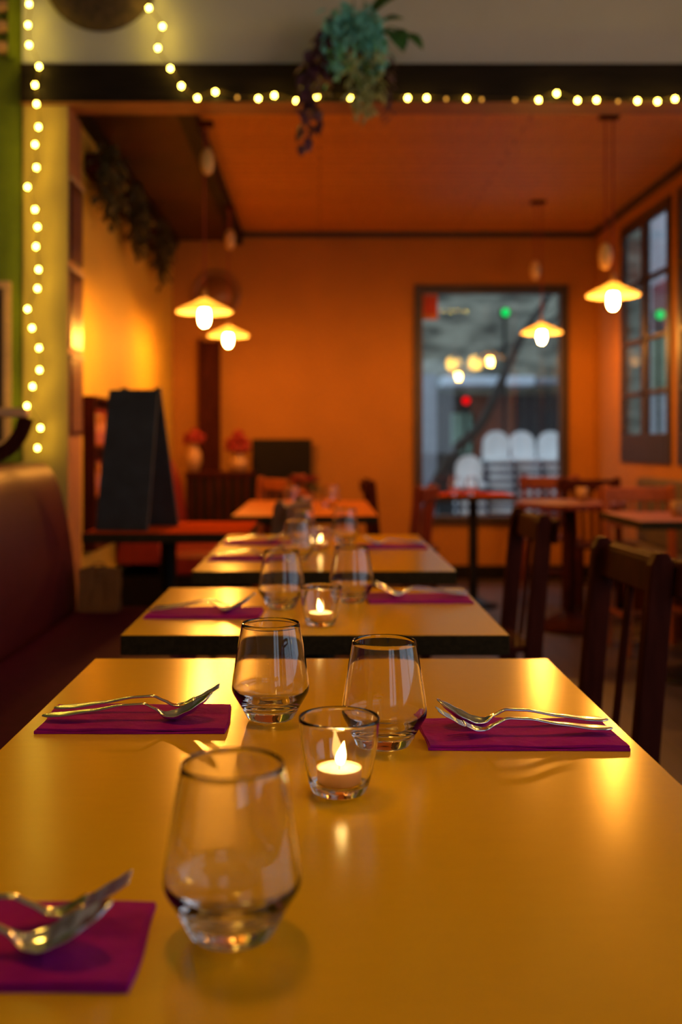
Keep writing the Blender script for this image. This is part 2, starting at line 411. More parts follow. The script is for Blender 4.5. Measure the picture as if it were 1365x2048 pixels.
for i, (a, b) in enumerate(V):
    w = struct('window_%d' % (i + 2), window_frame_bm(a, b, VZ0, VZ1, 0.075, XR - 0.015, XR + 0.02, 'Y',
               mull=[((a + b) / 2, 0.11)], bars=[(2.20, 0.035), (1.795, 0.035), (1.43, 0.035)], low=0.20), 'frame',
               ['dark casement window at the right edge of the picture', 'dark casement window of small panes on the right wall'][i], bevel=0.005)
    bm = NB(); box(bm, XR + 0.004, XR + 0.008, a + 0.06, b - 0.06, VZ0 + 0.15, VZ1 - 0.06); obj('pane', bm, 'pane', w)

# ------------------------------------------------------------------ outside
bm = NB(); box(bm, -6, 14, YB + 0.18, 22, -0.2, -0.05); box(bm, XR + 0.2, 14, -3, YB + 0.18, -0.2, -0.05); struct('pavement', bm, 'pave', 'grey pavement outside the window')
bm = NB(); box(bm, -4, 9, 14.0, 14.4, -0.1, 5.0); struct('wall_opposite', bm, 'stone', 'grey rubble stone wall across the street')
sh = thing('shopfront', 'dark shopfront across the street under the pale awning', 'shopfront', (2.4, 13.9, 0))
bm = NB(); box(bm, -0.85, 1.6, 0.02, 0.09, -0.05, 1.75); obj('shop_window', bm, 'shop_dark', sh)
bm = NB(); box(bm, -0.35, 0.2, -0.02, 0.02, 0.9, 1.75); obj('brown_shutter', bm, 'shop_brown', sh, bevel=0.01)['label'] = 'brown red shutter'
bm = NB(); box(bm, -0.62, -0.30, -0.02, 0.02, 0.95, 1.50); obj('poster', bm, 'shop_green', sh)['label'] = 'pale green poster'
bm = NB(); box(bm, -1.2, -0.82, -0.12, 0.09, -0.05, 2.02); obj('pilaster', bm, 'grey_panel', sh, bevel=0.01)['label'] = 'pale grey pilaster'
aw = thing('awning', 'pale awning bar above the dark shopfront across the street', 'awning', (2.4, 13.55, 1.84))
bm = NB(); box(bm, -0.80, 0.40, -0.25, 0.33, 0, 0.13); obj('valance', bm, 'white_metal', aw, bevel=0.02)
bm = NB(); box(bm, 0.42, 1.2, -0.2, 0.33, 0.02, 0.11); obj('side_valance', bm, 'grey_panel', aw, bevel=0.02)
# leaning tree
bm = NB(); P = spline([(1.12, 11, -0.08), (1.22, 11, 0.55), (1.42, 11.0, 0.98), (1.72, 11, 1.28), (1.95, 11, 1.75), (2.18, 11, 2.25), (2.5, 11, 2.75), (2.75, 11.2, 3.4)], 5)
tr = thing('street_tree', 'thin bare leaning tree outside the back window', 'tree', (0, 0, 0))
tube(bm, P, [0.07 - 0.045 * i / len(P) for i in range(len(P))], 8); obj('trunk', bm, 'bark', tr, smooth=True)
bm = NB(); P = spline([(2.2, 11, 2.3), (2.5, 10.9, 2.42), (2.75, 10.9, 2.75)], 5); tube(bm, P, [0.03 - 0.02 * i / len(P) for i in range(len(P))], 6); obj('branch', bm, 'bark', tr, smooth=True)
# signal lamps
def signal(name, label, cat, loc, m, r):
    t = thing(name, label, cat, loc)
    b = NB(); ball(b, (0, 0, 0), r, 16); obj('lens', b, m, t, smooth=True)
    b = NB(); box(b, -r * 1.2, r * 1.2, r * 0.5, r * 2.2, -r * 1.2, r * 1.2); obj('housing', b, 'black', t, bevel=0.01)
    b = NB(); tube(b, [(0, r * 1.3, -r), (0, r * 1.3, -loc[2] - 0.05)], 0.02, 6); obj('pole', b, 'black', t)
signal('green_signal', 'round green signal lamp outside the back window', 'signal lamp', (2.36, 13.0, 2.755), 'green_lamp', 0.048)
signal('red_signal', 'round red signal lamp in front of the dark shopfront', 'signal lamp', (1.93, 13.5, 1.655), 'red_lamp', 0.048)
signal('green_signal', 'added green lamp standing in for a reflection in the right wall casement', 'signal lamp', (3.545, 10.65, 2.43), 'green_lamp', 0.045)  # lamp put outside to stand for a green reflection in the pane
# facade beyond the side windows
fa = thing('street_facade', 'pale house front seen through the side casement panes', 'building', (4.4, 0, 0))
bm = NB(); box(bm, 0, 0.3, 4, 18, -0.05, 5.0); obj('wall', bm, 'facade', fa)
bm = NB(); box(bm, -0.05, 0, 12.65, 13.4, 1.75, 2.45); obj('shutter', bm, 'facade_green', fa)
bm = NB(); box(bm, -0.05, 0, 12.6, 13.4, 2.55, 3.15); obj('sign_panel', bm, 'facade_red', fa)
# patio chairs in stacks
def patio_chair():
    t = thing('patio_chair', 'x', 'chair', (0, 0, 0))
    b = NB()
    pts = [(-.135, .46), (.135, .46)] + [(0.15 * math.cos(a), 0.60 + 0.15 * math.sin(a)) for a in [-.35 + (PI + .7) * k / 24 for k in range(25)]]
    prism(b, pts, 'Y', 0.16, 0.18); obj('backrest', b, 'resin', t, bevel=0.006)
    b = NB(); pts = [(0.18 * math.cos(a) , 0.18 * math.sin(a)) for a in [2 * PI * k / 24 for k in range(24)]]
    prism(b, pts, 'Z', 0.40, 0.455); obj('seat', b, 'resin', t, bevel=0.012)
    b = NB(); prism(b, [(p[0] * 1.01, p[1] * 1.01) for p in pts], 'Z', 0.355, 0.408); obj('seat_gap_shade', b, 'frame_and_shade', t)  # dark disc stands for the shade between stacked seats
    for sx in (-1, 1):
        for sy in (-1, 1):
            b = NB()
            top = 0.66 if sy == 1 else 0.40
            tube(b, [(sx * 0.165, sy * 0.18, 0), (sx * 0.15, sy * 0.15, 0.43)] + ([(sx * 0.14, 0.185, top)] if sy == 1 else []), 0.011, 6)
            obj('leg', b, 'frame_and_shade', t)
    return t
pc = patio_chair(); first = True
STK = [('the leftmost and lowest stack', 1.60, 10.8, 4), ('the second stack from the left', 1.93, 11.0, 7), ('the third stack from the left', 2.26, 11.2, 7), ('the rightmost stack', 2.59, 11.3, 7)]
for where, x, y, n in STK:
    for k in range(n):
        pos = 'topmost' if k == n - 1 else ('bottom' if k == 0 else '%s from the bottom' % ['', 'second', 'third', 'fourth', 'fifth', 'sixth'][k])
        lab = 'white round-backed patio chair, %s of %s' % (pos, where.replace('the ', '', 1)) if False else 'white round-back chair outside, %s in %s' % (pos, where)
        if first: o = pc; o.location = (x, y, -0.05); o['label'] = lab; o['group'] = 'stacked patio chairs outside'; first = False
        else: o = dup(pc, (x, y + 0.012 * k, -0.05 + 0.088 * k), random.uniform(-.08, .08) if k == n - 1 else 0, lab, 'stacked patio chairs outside')

# ------------------------------------------------------------------ tables
def table(name, label, cx, cyy, sx, sy, mtop='laminate', h=0.75, col_x=0.0, base_r=0.2, group='square dining tables', col_y=(0.0,)):
    t = thing(name, label, 'table', (cx, cyy, 0), 0, group)
    b = NB(); box(b, -sx / 2, sx / 2, -sy / 2, sy / 2, h - 0.036, h, 1)
    for f in b.faces:
        if f.calc_center_median().z > h - 0.001: f.material_index = 0
    obj('table_top', b, [mtop, 'laminate_edge'], t, bevel=0.0015)
    for y in col_y:
        b = NB(); tube(b, [(col_x, y, 0.03), (col_x, y, h - 0.036)], 0.032, 14); obj('column', b, 'iron', t, smooth=False)
        b = NB(); lathe(b, [(0, 0), (base_r, 0), (base_r, 0.012), (base_r * 0.5, 0.03), (0.04, 0.06), (0, 0.06)], 28, col_x, y); obj('base', b, 'iron', t, smooth=True)
    return t
TT = 'yellow topped tables in the row'
table('dining_table', 'nearest yellow topped dining table, with the sharp glasses and lit candle', 0.0025, 1.01, 0.717, 1.22, group=TT, col_y=(-0.32, 0.32))
table('dining_table', 'short yellow topped table, second from the viewer, with one candle', -0.0085, 2.1145, 0.691, 0.597, group=TT)
table('dining_table', 'third yellow topped table in the row, with two napkins on its left', 0.012, 3.27, 0.705, 1.09, group=TT, col_y=(-0.3, 0.3))
table('dining_table', 'orange lit table at the far end of the row', -0.07, 5.45, 0.69, 1.30, 'orange_lit_top', group=TT, col_y=(-0.38, 0.38))
table('side_table', 'red lit table carrying the folding chalkboard', -0.585, 4.165, 0.63, 0.59, 'red_and_red_lit_top', group=None, base_r=0.13, col_x=-0.03)
table('bistro_table', 'small square red topped table in front of the back window', 1.03, 6.87, 0.50, 0.46, 'red_and_red_lit_top', base_r=0.17, group=None)
t = thing('round_table', 'round dark red table right of the back window', 'table', (1.47, 6.0, 0))
bm = NB(); lathe(bm, [(0, 0.715), (0.31, 0.715), (0.32, 0.722), (0.32, 0.745), (0.31, 0.75), (0, 0.75)], 40); obj('table_top', bm, 'mid_wood', t)
bm = NB(); tube(bm, [(0, 0, 0.04), (0, 0, 0.715)], 0.035, 14); obj('column', bm, 'dark_wood', t)
bm = NB(); lathe(bm, [(0, 0), (0.20, 0), (0.19, 0.03), (0.10, 0.08), (0.045, 0.11), (0, 0.11)], 28); obj('base', bm, 'dark_wood', t, smooth=True)
table('dining_table', 'orange lit wooden table at the right edge with an amber candle', 1.74, 4.78, 0.68, 0.64, 'orange_lit_wood', group=None)

# ------------------------------------------------------------------ napkins and cutlery
def napkin(label, cx, cyy, z=0.75, rz=0.0, sx=0.223, sy=0.117):
    b = NB(); nx, ny = 26, 10
    def layer(z0, th, dx, dy, ph, tw):
        top = []; bot = []
        for i in range(nx + 1):
            rt = []; rb = []
            for j in range(ny + 1):
                x = -sx / 2 + sx * i / nx; y = -sy / 2 + sy * j / ny
                w = 0.0006 * math.sin(x * 55 + ph) * (0.4 + abs(y) / sy * 1.6) + 0.0004 * math.sin(y * 90 + x * 30 + ph)
                e = 0.0005 * math.sin(x * 38 + ph * 2)
                rt.append(b.verts.new((x * (1 - dx) + dx * 0.02 + 0.002 * math.sin(y * 40 + ph), y * (1 - dy) + e, z0 + th + max(w, -th * .4))))
                rb.append(b.verts.new((x * (1 - dx) + dx * 0.02 + 0.002 * math.sin(y * 40 + ph), y * (1 - dy) + e, z0 + (max(w, 0) * 0.8 if z0 > 0.001 else 0))))
            top.append(rt); bot.append(rb)
        for i in range(nx):
            for j in range(ny):
                b.faces.new((top[i][j], top[i + 1][j], top[i + 1][j + 1], top[i][j + 1]))
                b.faces.new((bot[i][j], bot[i][j + 1], bot[i + 1][j + 1], bot[i + 1][j]))
        for i in range(nx):
            for j in (0, ny): b.faces.new((top[i][j], bot[i][j], bot[i + 1][j], top[i + 1][j]))
        for j in range(ny):
            for i in (0, nx): b.faces.new((top[i][j], top[i][j + 1], bot[i][j + 1], bot[i][j]))
    ph = random.uniform(0, 6)
    layer(0.0003, 0.0028, 0, 0, ph, 0)
    layer(0.0034, 0.0026, 0.012, 0.03, ph + 0.8, 0)
    o = obj('napkin', b, 'napkin', smooth=True, loc=(cx, cyy, z), rot=(0, 0, rz))
    md = o.modifiers.new('edge', 'EDGE_SPLIT'); md.split_angle = R(50)
    return tag(o, label, 'napkin', 'folded purple napkins')

L = 0.205
ZP = [(0, .0035), (.12, .0050), (.3, .0095), (.48, .0155), (.60, .0165), (.665, .0105), (.72, .0045), (.78, .0058), (.86, .0135), (.94, .0225), (1.0, .0300)]
def zprof(s):
    for (a, za), (b_, zb) in zip(ZP, ZP[1:]):
        if s <= b_:
            t = (s - a) / (b_ - a); t = t * t * (3 - 2 * t) * 0.5 + t * 0.5
            return za + (zb - za) * t
    return ZP[-1][1]
def interp(tab, s):
    for (a, va), (b_, vb) in zip(tab, tab[1:]):
        if s <= b_: return va + (vb - va) * (s - a) / (b_ - a)
    return tab[-1][1]
HW = [(0, .002), (.012, .0052), (.05, .0098), (.12, .0108), (.25, .0074), (.45, .0040), (.60, .0034), (.67, .0040)]
def handle_rows(b, s0, s1, n, wf, sag=lambda s: 0.0, m=6):
    rows = []
    for i in range(n + 1):
        s = s0 + (s1 - s0) * i / n; w = wf(s)
        rows.append([b.verts.new((s * L - L / 2, w * (2 * k / m - 1), zprof(s) - sag(s) * (1 - (2 * k / m - 1) ** 2))) for k in range(m + 1)])
    for A, B in zip(rows, rows[1:]):
        for k in range(m): b.faces.new((A[k], B[k], B[k + 1], A[k + 1]))
    return rows
def spoon_bm():
    b = NB()
    W_ = HW + [(.69, .0055), (.72, .0110), (.76, .0170), (.81, .0212), (.86, .0225), (.91, .0205), (.96, .0140), (.985, .0075), (1.0, .0015)]
    sag = lambda s: 0.0 if s < .67 else 0.0085 * math.sin(PI * min(1, (s - .67) / .33)) ** 0.8
    handle_rows(b, 0, 1, 60, lambda s: interp(W_, s), lambda s: sag(s) if s > .67 else -0.0006, 8)
    return b
def fork_bm():
    b = NB()
    W_ = HW + [(.73, .0060), (.77, .0105), (.81, .0125), (.845, .0128)]
    handle_rows(b, 0, .845, 50, lambda s: interp(W_, s), lambda s: 0.0015 if s > .74 else -0.0006, 7)
    for k in range(4):                                  # tines
        rows = []
        for i in range(10):
            s = .842 + .158 * i / 9; c = (k - 1.5) * 0.0069 * (1 - 0.06 * i / 9); w = 0.0021 * (1 - 0.55 * (i / 9) ** 2)
            z = zprof(s) - 0.0012
            rows.append([b.verts.new((s * L - L / 2, c - w, z)), b.verts.new((s * L - L / 2, c + w, z))])
        for A, B in zip(rows, rows[1:]): b.faces.new((A[0], B[0], B[1], A[1]))
    return b
SPOON = FORK = None
def cutlery(cx, cyy, z, flip, where, tilt=0.0):
    """spoon and fork on a napkin: heads point +x (left settings) or -x (flip)"""
    global SPOON, FORK
    rz = PI if flip else 0.0
    sg = -1 if flip else 1
    for kind in ('spoon', 'fork'):
        dy = -0.021 * sg if kind == 'spoon' else 0.018 * sg
        dx = (-0.009 if kind == 'spoon' else -0.004) * sg
        loc = (cx + dx, cyy + dy, z + 0.0045)
        lab = 'steel %s on the napkin %s' % (kind, where)
        grp = 'spoons' if kind == 'spoon' else 'forks'
        src = SPOON if kind == 'spoon' else FORK
        if src is None:
            o = obj(kind, spoon_bm() if kind == 'spoon' else fork_bm(), 'steel', smooth=True, solid=0.0021, sub=1)
            if kind == 'spoon': SPOON = o
            else: FORK = o
        else:
            o = src.copy(); COL.objects.link(o)
        o.location = loc; o.rotation_euler = (0, 0, rz + (0.03 if kind == 'spoon' else 0.055) + tilt)
        tag(o, lab, kind, grp)
SET = [  # x, y, flip, where
    (-0.223, 1.256, 0, 'at the nearest table\'s left, by the sharp tumbler'),
    (0.231, 1.190, 1, 'at the right of the nearest table, behind the candle'),
    (-0.230, 0.692, 0, 'at the bottom left corner of the picture'),
    (-0.228, 2.040, 0, 'at the left of the second table'),
    (0.216, 2.232, 1, 'at the right of the second table'),
    (-0.212, 3.020, 0, 'at the near left of the third table'),
    (-0.214, 3.490, 0, 'at the far left of the third table'),
    (0.237, 3.360, 1, 'at the right of the third table'),
]
for i, (x, y, fl, wh) in enumerate(SET):
    napkin('folded purple paper napkin %s' % wh, x, y, rz=random.uniform(-.012, .012))
    cutlery(x, y, 0.75 + 0.0045, fl, wh)

# ------------------------------------------------------------------ glasses
def tumbler_bm():
    b = NB()
    outer = spline([(0.023, 0.0006), (0.0288, 0.0030), (0.0345, 0.0130), (0.0408, 0.0240), (0.0462, 0.0330), (0.0479, 0.0385), (0.0475, 0.0450), (0.0451, 0.0630), (0.0412, 0.0880), (0.0357, 0.1185)], 5)
    inner = spline([(0.0343, 0.1186), (0.0398, 0.0880), (0.0437, 0.0630), (0.0460, 0.0460), (0.0462, 0.0400), (0.0440, 0.0350), (0.0375, 0.0265), (0.0290, 0.0190), (0.0205, 0.0155), (0.010, 0.0148)], 5)
    prof = [(0, 0.0022), (0.018, 0.0018)] + outer + [(0.0350, 0.1193)] + inner + [(0, 0.0146)]
    lathe(b, prof, 64); return b
TUM = None
for x, y, lab in [
    (-0.0605, 1.262, 'sharp clear tumbler at the back left of the nearest table'),
    (0.0725, 1.150, 'sharp clear tumbler right behind the nearest candle'),
    (-0.0605, 0.708, 'large blurred tumbler closest to the viewer'),
    (-0.0787, 2.110, 'left clear tumbler on the second table'),
    (0.0680, 2.195, 'right clear tumbler on the second table'),
    (-0.0640, 2.960, 'near left clear tumbler on the third table'),
    (-0.0580, 3.420, 'far left clear tumbler on the third table'),
    (0.0860, 3.480, 'right clear tumbler on the third table'),
    (-0.150, 5.30, 'left clear tumbler on the far orange lit table'),
    (0.055, 5.45, 'right clear tumbler on the far orange lit table'),
    (0.90, 6.80, 'left tumbler on the small red table by the window'),
    (1.00, 6.74, 'right tumbler on the small red table by the window'),
]:
    if TUM is None: TUM = o = obj('tumbler', tumbler_bm(), 'glass', smooth=True)
    else: o = TUM.copy(); COL.objects.link(o)
    o.location = (x, y, 0.7503); o.rotation_euler = (0, 0, random.uniform(0, 6))
    tag(o, lab, 'glass', 'clear tumblers')

# ------------------------------------------------------------------ candles
def holder():
    t = thing('candle_holder', 'x', 'candle holder')
    b = NB()
    outer = spline([(0.022, 0.0006), (0.0262, 0.003), (0.0305, 0.014), (0.0340, 0.030), (0.0372, 0.048), (0.0396, 0.0735)], 5)
    inner = spline([(0.0376, 0.0737), (0.0352, 0.048), (0.0320, 0.030), (0.0285, 0.016), (0.0240, 0.0105), (0.012, 0.0098)], 5)
    lathe(b, [(0, 0.002), (0.016, 0.0016)] + outer + [(0.0386, 0.0746)] + inner + [(0, 0.0098)], 56)
    obj('glass_cup', b, 'glass', t, smooth=True); return t
def tealight():
    t = thing('tealight', 'x', 'candle')
    b = NB(); lathe(b, [(0, 0), (0.0205, 0), (0.0215, 0.001), (0.0218, 0.0145), (0.0222, 0.0152), (0.0214, 0.0150), (0.0212, 0.0020), (0, 0.0020)], 40); obj('tin_cup', b, 'tin', t, smooth=True)
    b = NB(); lathe(b, [(0, 0.0022), (0.0209, 0.0022), (0.0210, 0.0142), (0.0195, 0.0135), (0.010, 0.0125), (0, 0.0123)], 40); obj('wax', b, 'wax', t, smooth=True)
    b = NB(); tube(b, [(0, 0, 0.012), (0.0004, 0, 0.016), (0.0012, 0, 0.0185)], 0.0007, 6); obj('wick', b, 'wick', t)
    b = NB(); pr = spline([(0, 0.0165), (0.0034, 0.0185), (0.0052, 0.0230), (0.0046, 0.0285), (0.0024, 0.0345), (0.0009, 0.0385), (0, 0.0405)], 4)
    pr = [(max(0, r_), z_) for r_, z_ in pr]; pr[0] = (0, pr[0][1]); pr[-1] = (0, pr[-1][1])
    lathe(b, pr, 16)
    for v in b.verts: v.co.x += 0.0035 * max(0, (v.co.z - 0.022) / 0.018) ** 1.3 + 0.0012
    obj('flame', b, 'flame', t, smooth=True)
    return t
CH = CT = None
for x, y, wh in [(0.0189, 0.996, 'nearest table between the tumblers'), (0.002, 1.908, 'second table'), (0.0, 3.27, 'third table'), (-0.060, 5.16, 'far orange lit table')]:
    l1 = 'clear glass candle holder on the %s' % wh; l2 = 'lit white tealight inside the glass holder on the %s' % wh
    if CH is None:
        CH = holder(); CT = tealight(); CH['label'] = l1; CT['label'] = l2
        CH['group'] = 'glass candle holders'; CT['group'] = 'lit tealights'
        a, c = CH, CT; a.location = (x, y, 0.7503); c.location = (x, y, 0.7607)
    else:
        a = dup(CH, (x, y, 0.7503), 0, l1); c = dup(CT, (x, y, 0.7607), random.uniform(0, 6), l2)
# amber candle glass on the right-hand table
t = thing('candle_glass', 'small amber candle glass on the table at the right edge', 'candle holder', (1.68, 4.80, 0.7505))
bm = NB(); lathe(bm, [(0, 0), (0.03, 0), (0.034, 0.07), (0.031, 0.07), (0.028, 0.006), (0, 0.006)], 24); obj('glass_cup', bm, 'cream_ceramic', t, smooth=True)
t = thing('candle_glass', 'small amber candle glass on the round red table', 'candle holder', (1.55, 6.05, 0.7505))
bm = NB(); lathe(bm, [(0, 0), (0.03, 0), (0.034, 0.08), (0.031, 0.08), (0.028, 0.006), (0, 0.006)], 24); obj('glass_cup', bm, 'cream_ceramic', t, smooth=True)

# ------------------------------------------------------------------ chairs (front faces local +Y)
def chair(style, wood, label, group=None, loc=(0, 0, 0), rz=0.0):
    t = thing('dining_chair', label, 'chair', loc, rz, group)
    b = NB(); prism(b, [(-.185, -.19), (.185, -.19), (.205, .19), (-.205, .19)], 'Z', .43, .452); obj('seat', b, wood, t, bevel=0.008)
    for s in (-1, 1):
        b = NB(); bar(b, (s * .180, .165, 0), (s * .175, .155, .43), .032, .032, (0, 1, 0)); obj('leg', b, wood, t, bevel=0.004)
        b = NB()                                         # back leg runs up into the back post, wide and flat with a rounded top
        prof = [(-.185, 0), (-.150, 0), (-.160, .44), (-.196, .84), (-.208, .866), (-.232, .866), (-.246, .84), (-.214, .44), (-.222, 0)]
        x0 = s * .178
        prism(b, [(p[0], p[1]) for p in prof[1:]], 'X', x0 - .017, x0 + .017); obj('back_post', b, wood, t, bevel=0.004)
    b = NB(); prism(b, [(-.208, .775), (-.218, .845), (-.226, .85), (-.240, .85), (-.232, .775)], 'X', -.164, .164)
    prism(b, [(-.243, .775), (-.253, .850), (-.266, .850), (-.256, .775)], 'X', -.215, .215)
    obj('top_rail', b, wood, t, bevel=0.005)
    n = {'posts': 1, 'slats': 5, 'frame': 0}[style]
    for k in range(n):
        x = (k - (n - 1) / 2) * .055
        b = NB(); bar(b, (x, -.188, .452), (x, -.224, .79), .026, .011, (0, 1, 0)); obj('slat', b, wood, t, bevel=0.003)
    if style == 'frame':
        b = NB(); bar(b, (-.165, -.21, .66), (.165, -.21, .66), .012, .05); obj('lower_rail', b, wood, t, bevel=0.003)
        for k in range(4):
            x = (k - 1.5) * .07; b = NB(); bar(b, (x, -.212, .66), (x, -.222, .79), .012, .01, (0, 1, 0)); obj('slat', b, wood, t)
    b = NB()
    for s in (-1, 1): bar(b, (s * .178, -.17, .2), (s * .178, .16, .2), .018, .022)
    bar(b, (-.178, 0, .2), (.178, 0, .2), .02, .018); obj('stretcher', b, wood, t)
    return t
CP = chair('posts', 'dark_wood', 'dark wooden chair at the right, nearest the viewer', 'dark wooden chairs', (0.47, 2.27, 0), PI / 2 + 0.06)
dup(CP, (0.48, 3.40, 0), PI / 2 + 0.04, 'dark wooden chair tucked at the right of the third table', 'dark wooden chairs')
chair('posts', 'mid_wood', 'dark red wooden chair left of the small red table, before the window', None, (0.37, 5.72, 0), PI / 2 - 0.30)
chair('slats', 'dark_wood', 'dark wooden chair seen edge on behind the far end table', None, (0.53, 6.45, 0), -PI / 2 + 0.05)
chair('frame', 'orange_lit_wood', 'orange lit chair with a short slatted back beyond the far end table', None, (-0.42, 6.72, 0), PI - 0.75)
chair('slats', 'grey_wood', 'grey brown slatted chair between the third table and the far table', None, (-0.335, 4.20, 0), PI / 2 - 0.2)
chair('slats', 'dark_wood', 'dark slatted chair by the right wall behind the round table', None, (1.80, 6.55, 0), PI + 0.04)
chair('slats', 'mid_wood', 'red slatted chair under the right end of the back window', None, (1.60, 7.10, 0), PI - 0.2)
chair('frame', 'orange_lit_wood', 'orange lit chair with a slatted back behind the table at the right edge', None, (1.75, 5.38, 0), PI + 0.03)

# ------------------------------------------------------------------ banquettes
def banquette(label, x_seat0, x_seat1, x_back, y0, y1, mback, mseat, ztop=1.02, zs=0.47):
    t = thing('banquette', label, 'banquette', (0, (y0 + y1) / 2, 0))
    h = (y1 - y0) / 2
    b = NB()
    pr = spline([(x_seat0, zs - 0.06), (x_seat0, zs + 0.02), (x_seat0 - 0.012, zs + 0.18), (x_seat0 - 0.04, zs + 0.36), (x_seat0 - 0.075, ztop - 0.07), (x_seat0 - 0.115, ztop - 0.012), (x_seat0 - 0.16, ztop), (x_back + 0.03, ztop - 0.01), (x_back, ztop - 0.05)], 6)
    pr += [(x_back, zs - 0.06)]
    prism(b, pr, 'Y', -h, h); obj('backrest', b, mback, t, bevel=0.012, segs=3)
    b = NB(); box(b, x_seat0 + 0.004, x_seat1, -h, h, zs - 0.13, zs); obj('seat_cushion', b, mseat, t, bevel=0.03, segs=4)
    b = NB(); box(b, x_back, x_seat1 - 0.05, -h + 0.01, h - 0.01, 0, zs - 0.13); obj('plinth', b, 'black', t)
    return t
banquette('maroon leather banquette along the left beside the yellow tables', -0.93, -0.42, -1.25, 0.3, 3.92, 'leather', 'leather_seat')
banquette('red leather banquette along the far left wall behind the chalkboard', -0.93, -0.60, XL + 0.008, 5.92, 7.2, 'red_leather', 'red_leather', 0.985, 0.45)
# paper bag on the seat end
t = thing('paper_bag', 'crumpled brown paper bag at the far end of the maroon seat', 'bag', (-0.815, 3.80, 0.4705))
bm = NB(); n = 8
vs = []
for z in (0, .05, .10, .145, .158):
    ring = []
    for k in range(4 * n):
        s = k // n; f = (k % n) / n
        cs = [(-.072, -.045), (.072, -.045), (.072, .045), (-.072, .045)]
        p = [cs[s][i] + (cs[(s + 1) % 4][i] - cs[s][i]) * f for i in range(2)]
        j = 0.004 * (z > 0)
        ring.append(bm.verts.new((p[0] * (1 - z * .25) + random.uniform(-j, j), p[1] * (1 - z * 1.6) + random.uniform(-j, j), z + (random.uniform(-.006, .006) if z > .15 else 0))))
    vs.append(ring)
for a, b in zip(vs, vs[1:]):
    for k in range(4 * n):
        j = (k + 1) % (4 * n); bm.faces.new((a[k], a[j], b[j], b[k]))
bm.faces.new(vs[0][::-1]); obj('bag_body', bm, 'paper', t, solid=0.001)
bm = NB(); tube(bm, spline([(-.025, -.03, .145), (-.022, -.028, .172), (0, -.026, .18), (.022, -.028, .172), (.025, -.03, .145)], 4), 0.003, 6); obj('handle', bm, 'paper', t)
# bar stool behind the banquette
t = thing('bar_stool', 'dark bar stool with a light rail and curved bracket behind the banquette', 'stool', (-1.50, 3.98, 0))
bm = NB(); bar(bm, (-.18, -.16, 1.205), (.412, -.16, 1.205), .05, .036); obj('back_rail', bm, 'light_wood', t, bevel=0.01)['label'] = 'light wooden top rail'
for sx in (-1, 1):
    bm = NB(); P = spline([(.405 if sx > 0 else -.17, 1.187), (.385 if sx > 0 else -.17, 1.13), (.345 if sx > 0 else -.17, 1.075), (.29 if sx > 0 else -.17, 1.04), (.27 if sx > 0 else -.17, .99), (.25 if sx > 0 else -.17, .78)], 5)
    for a, b in zip(P, P[1:]): bar(bm, (a[0], -.16, a[1]), (b[0], -.16, b[1]), .03, .052 if sx > 0 else .04, (1, 0, 0))
    obj('bracket', bm, 'dark_wood', t)
bm = NB(); prism(bm, [(-.20, -.17), (.20, -.17), (.20, .2), (-.20, .2)], 'Z', .75, .78); obj('seat', bm, 'dark_wood', t, bevel=0.01)
for sx in (-1, 1):
    for sy in (-1, 1):
        bm = NB(); bar(bm, (sx * .17, .015 + sy * .15, 0), (sx * .16, .015 + sy * .14, .75), .035, .035, (0, 1, 0)); obj('leg', bm, 'dark_wood', t)
t = thing('ledge', 'dark wooden ledge behind the top of the maroon banquette', 'ledge', (-1.42, 3.55, 0))
bm = NB(); box(bm, -.16, .24, -.30, .24, 1.028, 1.052); obj('ledge_board', bm, 'dark_wood', t, bevel=0.004)
bm = NB(); box(bm, -.14, .16, -.28, .22, 0, 1.028); obj('ledge_support', bm, 'dark_wood', t)

# ------------------------------------------------------------------ chalkboard on the side table
t = thing('chalkboard', 'blank dark folding chalkboard standing on the red lit side table', 'board', (-0.735, 4.10, 0.7505), R(-9))
bm = NB(); prism(bm, [(-.127, 0), (.085, 0), (.094, .555), (-.112, .555)], 'Y', -.009, .009)
for v in bm.verts: v.co.y += -0.11 * (1 - v.co.z / .555)
obj('front_panel', bm, 'board', t, bevel=0.003)
bm = NB(); prism(bm, [(-.06, 0), (.13, 0), (.098, .555), (-.105, .555)], 'Y', -.009, .009)
for v in bm.verts: v.co.y += 0.012 + 0.14 * (1 - v.co.z / .555)
obj('rear_panel', bm, 'board', t, bevel=0.003)
bm = NB()
for x in (-.05, .09): tube(bm, [(x - .015, .005, .556), (x + .015, .005, .556)], 0.008, 8)
obj('hinge', bm, 'brass', t)

